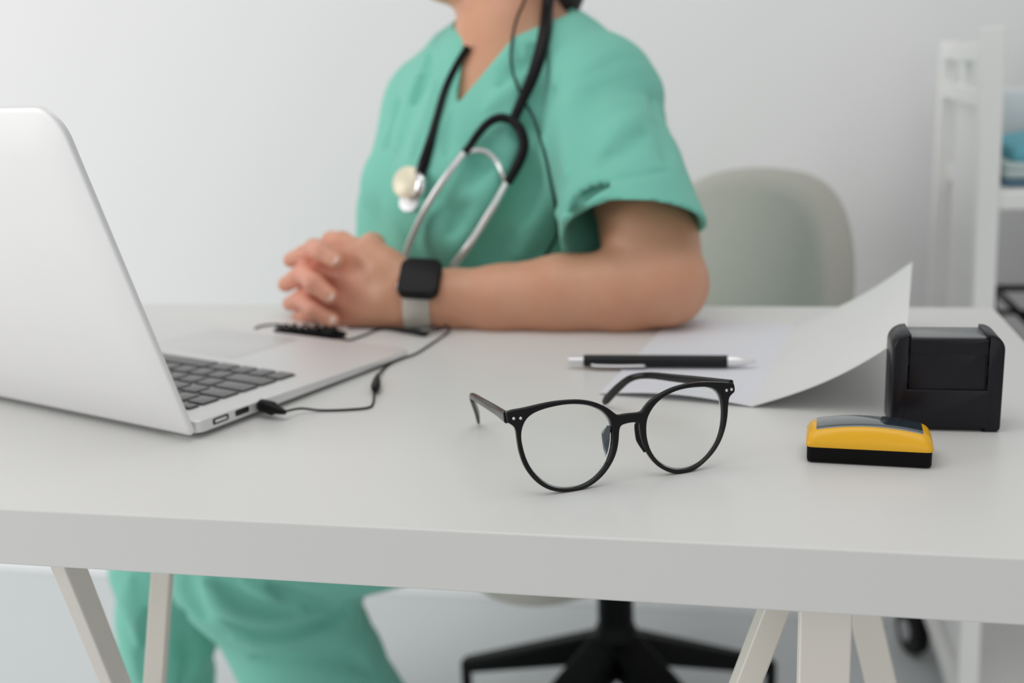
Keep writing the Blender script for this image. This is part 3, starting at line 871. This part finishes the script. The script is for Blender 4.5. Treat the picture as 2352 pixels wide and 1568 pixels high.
def gback(px, py, off): return onplane(px, py, ga + GN*off, GN)


def temple(p, w, h):
    v = []; C = spline(p, 6); f = []; n = len(C)
    for i, c in enumerate(C):
        d = C[min(i + 1, n - 1)] - C[max(i - 1, 0)]; d /= np.linalg.norm(d); s = np.cross(d, Zv); s /= np.linalg.norm(s); u_ = np.cross(s, d)
        k = i/(n - 1); hh = np.interp(k, [0, .15, .6, .8, .97, 1], [h, h*.85, h*.62, h*.8, h*.95, h*.5]); ww = np.interp(k, [0, .9, 1], [w, w*.9, w*.5])
        for x, y in rrect(ww, hh, min(ww, hh)*.45, 3): v.append(c + s*x + u_*y)
    m = len(rrect(1, 1, .1, 3))
    for i in range(n - 1):
        for j in range(m): j2 = (j + 1) % m; f.append((i*m + j, i*m + j2, (i + 1)*m + j2, (i + 1)*m + j))
    f.append(list(range(m))[::-1]); f.append([(n - 1)*m + j for j in range(m)])
    return v, f


v, f = temple([gback(1163, 958, .0035), gback(1140, 942, .03), gback(1112, 925, .06), gback(1086, 910, .093), gback(1085, 917, .100), gback(1095, 945, .118), gback(1100, 968, .132)], .0030, .0066)
mesh_obj('temple', v, f, M['black'], gla, auto=45)
v, f = temple([gback(1680, 885, .0035), gback(1620, 876, .03), gback(1550, 868, .062), gback(1490, 862, .088), gback(1450, 868, .100), gback(1420, 890, .115), gback(1386, 925, .134)], .0030, .0066)
mesh_obj('temple', v, f, M['black'], gla, auto=45)
for (x, y), sg in (((1250, 620), -1), ((1470, 560), 1)):
    p = gpl(x, y); c0 = ga + gu*(p[0] + (.0012 if sg > 0 else 0)) + gw*p[1] + GN*.0045
    v, f = tube([c0 + gw*.010 - GN*.0025, c0 + gw*.005 - gu*.0005, c0 - gw*.003, c0 - gw*.010 - GN*.0025 + gu*.0012*sg], .002, 12, flat=(.0012, .0030), radii=[.35, 1, 1, .35]); mesh_obj('nose_pad', v, f, M['black'] if sg > 0 else M['glassd'], gla)

# ------------------------------------------------------------------ the booklet with one cover standing up
BA, BB = np.array((.001, .721, 0)), np.array((.036, .954, 0)); bc = (BB - BA)/np.linalg.norm(BB - BA); bp_ = np.array((bc[1], -bc[0], 0)); BLn = np.linalg.norm(BB - BA)
bk = thing('booklet', (BA + BB)/2, 'open white booklet under the pen, its right cover standing half raised', 'booklet')


def sheet(name, fn, nu, nv, th, m, parent):
    v = []; 
    for k in (0, 1):
        for i in range(nu + 1):
            for j in range(nv + 1): v.append(fn(i/nu, j/nv) + Zv*th*(k))
    N = (nu + 1)*(nv + 1); f = []
    for i in range(nu):
        for j in range(nv):
            a = i*(nv + 1) + j; q = (a, a + 1, a + nv + 2, a + nv + 1); f.append(q); f.append(tuple(N + x for x in q[::-1]))
    for i in range(nu):
        a = i*(nv + 1); f.append((a, a + nv + 1, a + nv + 1 + N, a + N)); a += nv; f.append((a + nv + 1, a, a + N, a + nv + 1 + N))
    for j in range(nv):
        a = j; f.append((a + 1, a, a + N, a + 1 + N)); a = nu*(nv + 1) + j; f.append((a, a + 1, a + 1 + N, a + N))
    return mesh_obj(name, v, f, m, parent, auto=40)


def left_page(u, w):      # u from crease to the left, w along the crease
    lift = .004*math.exp(-(w/.08)**2)*sin(PI*min(1, u*1.0))*1.0
    return BA + bc*BLn*w - bp_*(.107*u) + bc*.006*u + Zv*(.0006 + lift)
sheet('left_page', left_page, 24, 24, .0004, M['paper'], bk)
th0 = math.radians(29)


def cover(u, w):
    a = th0 + .04*w; bow = .005*sin(PI*u)
    wd_ = .108*u
    return BA + bc*BLn*w + bp_*(wd_*cos(a)) + Zv*(wd_*sin(a) + .0006) + (Zv*cos(a) - bp_*sin(a))*(-bow)
sheet('raised_cover', cover, 24, 12, .0009, M['card'], bk)
tl = MB()
for k in range(6):
    w0 = .06 + k*.035; n_ = 14 if k % 3 else 9
    for i in range(n_):
        u0 = .12 + i*.055
        if random.random() < .3: continue
        ps = [left_page(u, w) + Zv*.00045 for u, w in ((u0, w0), (u0 + .03, w0), (u0 + .03, w0 + .007), (u0, w0 + .007))]
        tl.add(ps + [q - Zv*.0001 for q in ps], [(0, 1, 2, 3), (7, 6, 5, 4), (0, 4, 5, 1), (1, 5, 6, 2), (2, 6, 7, 3), (3, 7, 4, 0)])
o = tl.build('printed_lines', M['ink'], bk, smooth=False); o['kind'] = 'stuff'

# ------------------------------------------------------------------ the pen
p0, p1 = onz(1305, 828, .0062), onz(1737, 830, .0062); pd = (p1 - p0)/np.linalg.norm(p1 - p0); PL = np.linalg.norm(p1 - p0)
pen = thing('ballpoint_pen', (p0 + p1)/2 - Zv*.006, 'black ballpoint pen with silver clip and tip lying across the booklet', 'pen')
fx = lambda x: (x - 1305)/(1737 - 1305)*PL
v, f = lathe([(fx(1342), .0040), (fx(1342) + .0004, .0046), (fx(1672), .0046), (fx(1673), .0042)], p0, pd, 28); mesh_obj('barrel', v, f, M['pen'], pen, auto=40)
v, f = lathe([(0, .0024), (.0006, .0030), (fx(1342), .0030)], p0, pd, 24); mesh_obj('button', v, f, M['satin'], pen, auto=40)
v, f = lathe([(fx(1673), .0043), (fx(1692), .0041), (fx(1712), .0028), (fx(1722), .0016), (fx(1735), .0010), (PL, .0005)], p0, pd, 24); mesh_obj('tip', v, f, M['satin'], pen, auto=60)
cs = -np.cross(Zv, pd); cs = cs if cs[1] < 0 else -cs; cdn = cs*.92 - Zv*.38; cup = np.cross(pd, cdn)
v, f = tube([p0 + pd*fx(1362) + cdn*.0046, p0 + pd*fx(1375) + cdn*.0058, p0 + pd*fx(1430) + cdn*.0062, p0 + pd*fx(1486) + cdn*.0056], .001, 10, flat=(.0021, .0009)); mesh_obj('clip', v, f, M['satin'], pen)

# ------------------------------------------------------------------ the self-inking stamp
s0, s1 = onz(2043, 987), onz(2297, 993); su = (s1 - s0)/np.linalg.norm(s1 - s0); sv_ = np.array([-su[1], su[0], 0]); SW = np.linalg.norm(s1 - s0); SH = .0605; SDp = .030
stp = thing('self_inking_stamp', s0 + su*SW/2 + sv_*SDp/2, 'black self-inking stamp standing behind the yellow pocket stamp', 'stamp')
def sp(x, y, z): return s0 + su*(x + SW/2) + Zv*(y + SH/2) + sv_*z
bwt = SW - .014
v, f = slab(rrect(bwt, SH - .004, .0015), lambda x, y, z: sp(x, y - .001, z), .0004, SDp - .0012, .0008); mesh_obj('housing', v, f, M['stampb'], stp, auto=40)
for sgn in (-1, 1):
    o_ = rrect(.0105, SH, .004, 8, rs=((.0095, .0006, .0006, .003) if sgn > 0 else (.0006, .0095, .003, .0006)))
    v, f = slab([(x + sgn*(SW/2 - .00525), y) for x, y in o_], lambda x, y, z: sp(x, y, z), -.0006, SDp, .0016); mesh_obj('side_rail', v, f, M['stampb'], stp, auto=50)
v, f = slab(rrect(bwt - .0005, .024, .0012), lambda x, y, z: sp(x, y - SH/2 + .0145, z), -.0010, .004, .0008); mesh_obj('lower_panel', v, f, M['stampb'], stp, auto=40)
v, f = slab(rrect(bwt - .0005, .0095, .0012), lambda x, y, z: sp(x, y + SH/2 - .0075, z), -.0001, .004, .0008); mesh_obj('top_rim', v, f, M['stampb'], stp, auto=40)
v, f = slab(rrect(bwt - .0005, SDp - .005, .001), lambda x, y, z: sp(x, SH/2 - .004 + z, SDp/2 + y), .0, .0022, .0004); mesh_obj('top_window', v, f, M['greyw'], stp, auto=40)
v, f = slab(rrect(.003, .003, .001), lambda x, y, z: sp(SW/2 + z, y - SH/2 + .017, .012 + x), -.0005, .0014, .0003); mesh_obj('lock_button', v, f, M['stampb'], stp, auto=40)

# ------------------------------------------------------------------ the yellow pocket stamp
y0, y1 = onz(1850, 1063), onz(2143, 1079); yu = (y1 - y0)/np.linalg.norm(y1 - y0); yv = np.array([-yu[1], yu[0], 0]); YW = np.linalg.norm(y1 - y0); YD = .031
yst = thing('pocket_stamp', y0 + yu*YW/2 + yv*YD/2, 'small yellow and black pocket stamp with a dark arched window', 'stamp')
def yp(x, y, z): return y0 + yu*(x + YW/2) + yv*(y + YD/2) + Zv*z
v, f = slab(rrect(YW - .001, YD - .001, .003, 6), yp, .0002, .0125, .0016); mesh_obj('black_base', v, f, M['blk'], yst, auto=50)


def arch(x): return .0172 + .0046*max(0, cos(PI*.5*x/(YW/2)*.98))**.8
rings = []; NR = 44
for i in range(NR + 1):
    t_ = i/NR; x = -YW/2 + YW*t_; e_ = min(t_, 1 - t_)*YW; q = math.sqrt(max(0, 1 - max(0, 1 - e_/.005)**2)); q = max(q, .05)
    zt = .0105 + (arch(x) - .0105)*(.35 + .65*q); hd = YD/2*(.90 + .10*q)
    pr = [(-hd, .0098 if e_ > .001 else .0102), (-hd - .0003, .0112), (-hd + .0006, .0132 + (zt - .016)*.2), (-hd + .0028, zt - .0022), (-hd + .0048, zt - .0006), (-hd + .0075, zt), (0, zt + .0004),
          (hd - .0075, zt), (hd - .0048, zt - .0006), (hd - .0028, zt - .0022), (hd - .0006, .0132 + (zt - .016)*.2), (hd + .0003, .0112), (hd, .0098)]
    rings.append([yp(x, a, b_) for a, b_ in pr])
v, f = loft(rings); mesh_obj('yellow_shell', v, f, M['yel'], yst, auto=60)
rings = []
for i in range(31):
    x = -YW/2 + .0055 + (YW - .011)*i/30; zt = arch(x)
    rings.append([yp(x, -YD/2 + .0055, zt - .0008), yp(x, -YD/2 + .0062, zt + .0002), yp(x, -YD/2 + .0090, zt + .0007), yp(x, 0, zt + .0009), yp(x, YD/2 - .0078, zt + .0006), yp(x, YD/2 - .0050, zt + .0001), yp(x, YD/2 - .006, zt - .002), yp(x, -YD/2 + .006, zt - .002)])
v, f = loft(rings); mesh_obj('window', v, f, M['glassd'], yst, auto=50)

# ------------------------------------------------------------------ the office chair
CC = np.array([-.155, 1.40]); ca = math.radians(37); cF = np.array([-cos(ca), -sin(ca), 0]); cL = np.array([sin(ca), -cos(ca), 0]); C0 = np.array([CC[0], CC[1], 0])
ch = thing('office_chair', (CC[0], CC[1], -.75), 'beige upholstered office chair with a black five-arm base behind the desk', 'chair')
cs_ = SDF()
def csd(P):
    q = P - (C0 - Zv*.333 - CR*.062); x = q @ cF; y = q @ cL; z = q[..., 2] - .02*((x/.22)**2)*0
    a = np.abs(np.stack([x, y, z], -1)) - np.array([.20, .20, .012]); r = .028
    a2 = np.maximum(a + np.array([r*2, r*2, 0]), 0); c2 = np.sqrt(a2[..., 0]**2 + a2[..., 1]**2) - r*2
    w = np.stack([c2, a[..., 2]], -1); return np.sqrt((np.maximum(w, 0)**2).sum(-1)) + np.minimum(np.max(w, -1), 0) - r
cs_.func(csd, C0 + np.array([-.38, -.30, -.40]), C0 + np.array([.28, .32, -.26]), 'u', .01); cs_.mesh('seat', M['chair'], ch, .005)
cb = SDF()
BCn = C0 - cF*.212 + Zv*-.150 - cL*.008
def cbd(P):
    q = P - BCn; x = q @ cF; y = q @ cL; z = q[..., 2]
    x = x - .05*(y/.21)**2 + .10*z      # wraps forward at the sides, leans back
    wz = .212 + .012*np.clip((z - .0)/.23, -1, 1)
    k = 2.7
    o_ = (np.abs(y/wz)**k + np.abs(z/.225)**k)**(1/k); d1 = (o_ - 1)*.19
    th = .028
    w = np.stack([d1 + .022, np.abs(x) - th + .018], -1)
    return (np.sqrt((np.maximum(w, 0)**2).sum(-1)) + np.minimum(np.max(w, -1), 0) - .020)
cb.func(cbd, BCn - .32, BCn + .32, 'u', .01); cb.mesh('backrest', M['chair'], ch, .005)
hubz = -.590; HB = onz(1415, 1462, hubz); HB = np.array([HB[0], HB[1], 0])
v, f = lathe([(-.0, .0260), (.195, .0260), (.198, .028), (.21, .028), (.212, .055), (.235, .06)], HB + Zv*(hubz + .01), (0, 0, 1), 28); mesh_obj('column', v, f, M['chairb'], ch, auto=40)
v, f = lathe([(-.045, .030), (-.03, .040), (-.01, .034), (.01, .030), (.02, .0260)], HB + Zv*(hubz + .005), (0, 0, 1), 28); mesh_obj('hub', v, f, M['chairb'], ch, auto=40)
v, f = tube([C0 - Zv*.39 - cF*.02, C0 - Zv*.40 - cF*.16, C0 - Zv*.37 - cF*.26, BCn - cF*.04 - Zv*.12], .012, 12, flat=(.03, .009)); mesh_obj('back_bracket', v, f, M['chairb'], ch)
tL = onz(1088, 1530, -.632); dC = -HB/np.linalg.norm(HB); RL = .25
a0 = math.atan2(-dC[1], -dC[0])
for k in range(5):
    an = a0 + 2*PI*k/5; d = np.array([cos(an), sin(an), 0]); tip = HB + d*RL + Zv*-.682
    v, f = beam(HB + d*.012 + Zv*(hubz - .014), tip, .036 if k in (0, 1, 4) else .055, .046, (0, 0, 1), .024 if k in (0, 1, 4) else .080, .022); mesh_obj('base_arm', v, f, M['chairb'], ch, bevel=.006, auto=40)
    v, f = beam(tip + Zv*.008 - d*.004, tip - d*.004 - Zv*.067, .018, .012, d); mesh_obj('foot', v, f, M['chairb'], ch, bevel=.003, auto=40)

# ------------------------------------------------------------------ the white rack behind
NPx = lambda px, py, y: ony(px, py, y)
rk = thing('storage_rack', (.32, 1.6, -.75), 'tall white enamel rack on casters against the wall at the right edge', 'rack')
YN, YF = 1.43, 1.76
nx = .268; fx_ = .275
def P4(name, a, b, w, h, m, up=(0, 1, 0), par=rk): v, f = beam(a, b, w, h, up); return mesh_obj(name, v, f, m, par, smooth=False, bevel=.002)
P4('post', (nx + .022, YN, -.69), (nx + .002, YN, .243), .025, .03, M['rack'])
P4('post', (fx_, YF, -.69), (fx_, YF, .229), .022, .03, M['rack'])
for z_ in (.219, .166): P4('rail', (nx, YN, z_ - .004), (fx_, YF, z_ - .004), .014, .022, M['rack'], (0, 0, 1))
P4('mullion', (.273, 1.60, .166), (.273, 1.60, .219), .012, .03, M['rack'])
v, f = box((.2785, 1.575, -.21), (.004, .22, .74)); mesh_obj('side_panel', v, f, M['rackp'], rk, smooth=False, bevel=.001)
P4('rail', (nx + .018, YN, -.64), (fx_, YF, -.64), .014, .022, M['rack'], (0, 0, 1))
P4('post', (.93, YN, -.69), (.93, YN, .243), .030, .03, M['rack']); P4('post', (.93, YF, -.69), (.93, YF, .229), .022, .03, M['rack'])
for z_ in (.042, -.665):
    v, f = box((.605, (YN + YF)/2, z_), (.65, YF - YN + .02, .022)); mesh_obj('shelf', v, f, M['rack'], rk, smooth=False, bevel=.003)
for x_, y_ in ((nx + .022, YN), (fx_, YF), (.93, YN), (.93, YF)):
    cm = MB()
    cm.add(*lathe([(-.012, .030), (-.010, .040), (.010, .040), (.012, .030)], (x_ - .01, y_, -.709), (1, .35, 0), 28)); cm.build('caster', M['rubber'], rk, auto=40)
    v, f = lathe([(-.014, .012), (-.014, .018), (.014, .018), (.014, .012)], (x_ - .01, y_, -.709), (1, .35, 0), 20); mesh_obj('wheel_hub', v, f, M['alu_d'], rk, auto=40)


def cloth_stack(name, c, s, m, label, cat='cloth', fold=3):
    t_ = thing(name, (c[0], c[1], c[2] - s[2]/2), label, cat, 'folded cloths on the rack shelf')
    for k in range(fold):
        h_ = s[2]/fold; v, f = slab(rrect(s[0], s[1], .012, 5), lambda x, y, z: np.array([c[0] + x, c[1] + y, c[2] - s[2]/2 + h_*k + z]), 0, h_, h_*.35); mesh_obj('fold', v, f, m, t_, auto=60)
    return t_


cloth_stack('folded_cloth', (.42, 1.56, .0585), (.24, .2, .010), M['navy'], 'dark blue folded cloth lying lowest on the white rack shelf', fold=1)
cloth_stack('folded_cloth', (.425, 1.56, .0735), (.25, .2, .019), M['pale'], 'pale grey-green folded cloth in the middle of the stack on the rack shelf', fold=2)
cs3 = SDF(); cc_ = np.array([.43, 1.56, .0990])
def hump(P):
    q = P - cc_; x, y, z = q[..., 0], q[..., 1], q[..., 2]
    top = .017 - .017*(np.abs(x)/.125)**1.6 - .004*(np.abs(y)/.1)**4
    return np.maximum(np.maximum(z - top, -z - .0165), np.maximum(np.abs(x) - .12, np.abs(y) - .095))*.7
cs3.func(hump, cc_ - .14, cc_ + .14, 'u', .004)
o = cs3.mesh('folded_cloth', M['blue'], None, .004); tag(o, 'bright turquoise cloth heaped on top of the stack on the rack shelf', 'cloth', 'folded cloths on the rack shelf')
v, f = slab(rrect(.26, .13, .01, 5), lambda x, y, z: np.array([.455 + x, 1.72 + z, .1085 + y*.82]), -.03, .03, .004)
o = mesh_obj('storage_box', v, f, M['box'], None, auto=50); tag(o, 'translucent pale box standing behind the turquoise cloth on the rack shelf', 'box')

# ------------------------------------------------------------------ the black wire basket on the rack
v, f = box((.605, (YN + YF)/2, -.30), (.65, YF - YN + .02, .022)); mesh_obj('shelf', v, f, M['rack'], rk, smooth=False, bevel=.003)
stl = thing('wire_basket', (.50, 1.56, -.288), 'black wire basket on the rack below the cloths, seen past the desk corner', 'basket')
def T(name, pts, r=.0055): v, f = tube(pts, r, 10, 1, smooth=False); mesh_obj(name, v, f, M['chairb'], stl)
cr = [(.345, 1.46), (.66, 1.46), (.66, 1.70), (.345, 1.70)]
for z_, r_ in ((-.122, .0050), (-.158, .0040), (-.215, .004), (-.280, .0060)):
    rb = MB()
    for i in range(4): a_, b_ = cr[i], cr[(i + 1) % 4]; rb.add(*tube([(a_[0], a_[1], z_), (b_[0], b_[1], z_)], r_, 10, 1, smooth=False))
    rb.build('rim', M['chairb'], stl)
for x_, y_ in cr + [(.375, 1.46), (.43, 1.46), (.49, 1.46), (.55, 1.46)]: T('upright', [(x_, y_, -.118), (x_, y_, -.284)], .0052)

# ------------------------------------------------------------------ lift everything onto the real floor level
for o in list(COL.objects):
    if o.parent is None and o.type in ('MESH', 'EMPTY'): o.location.z += TZ
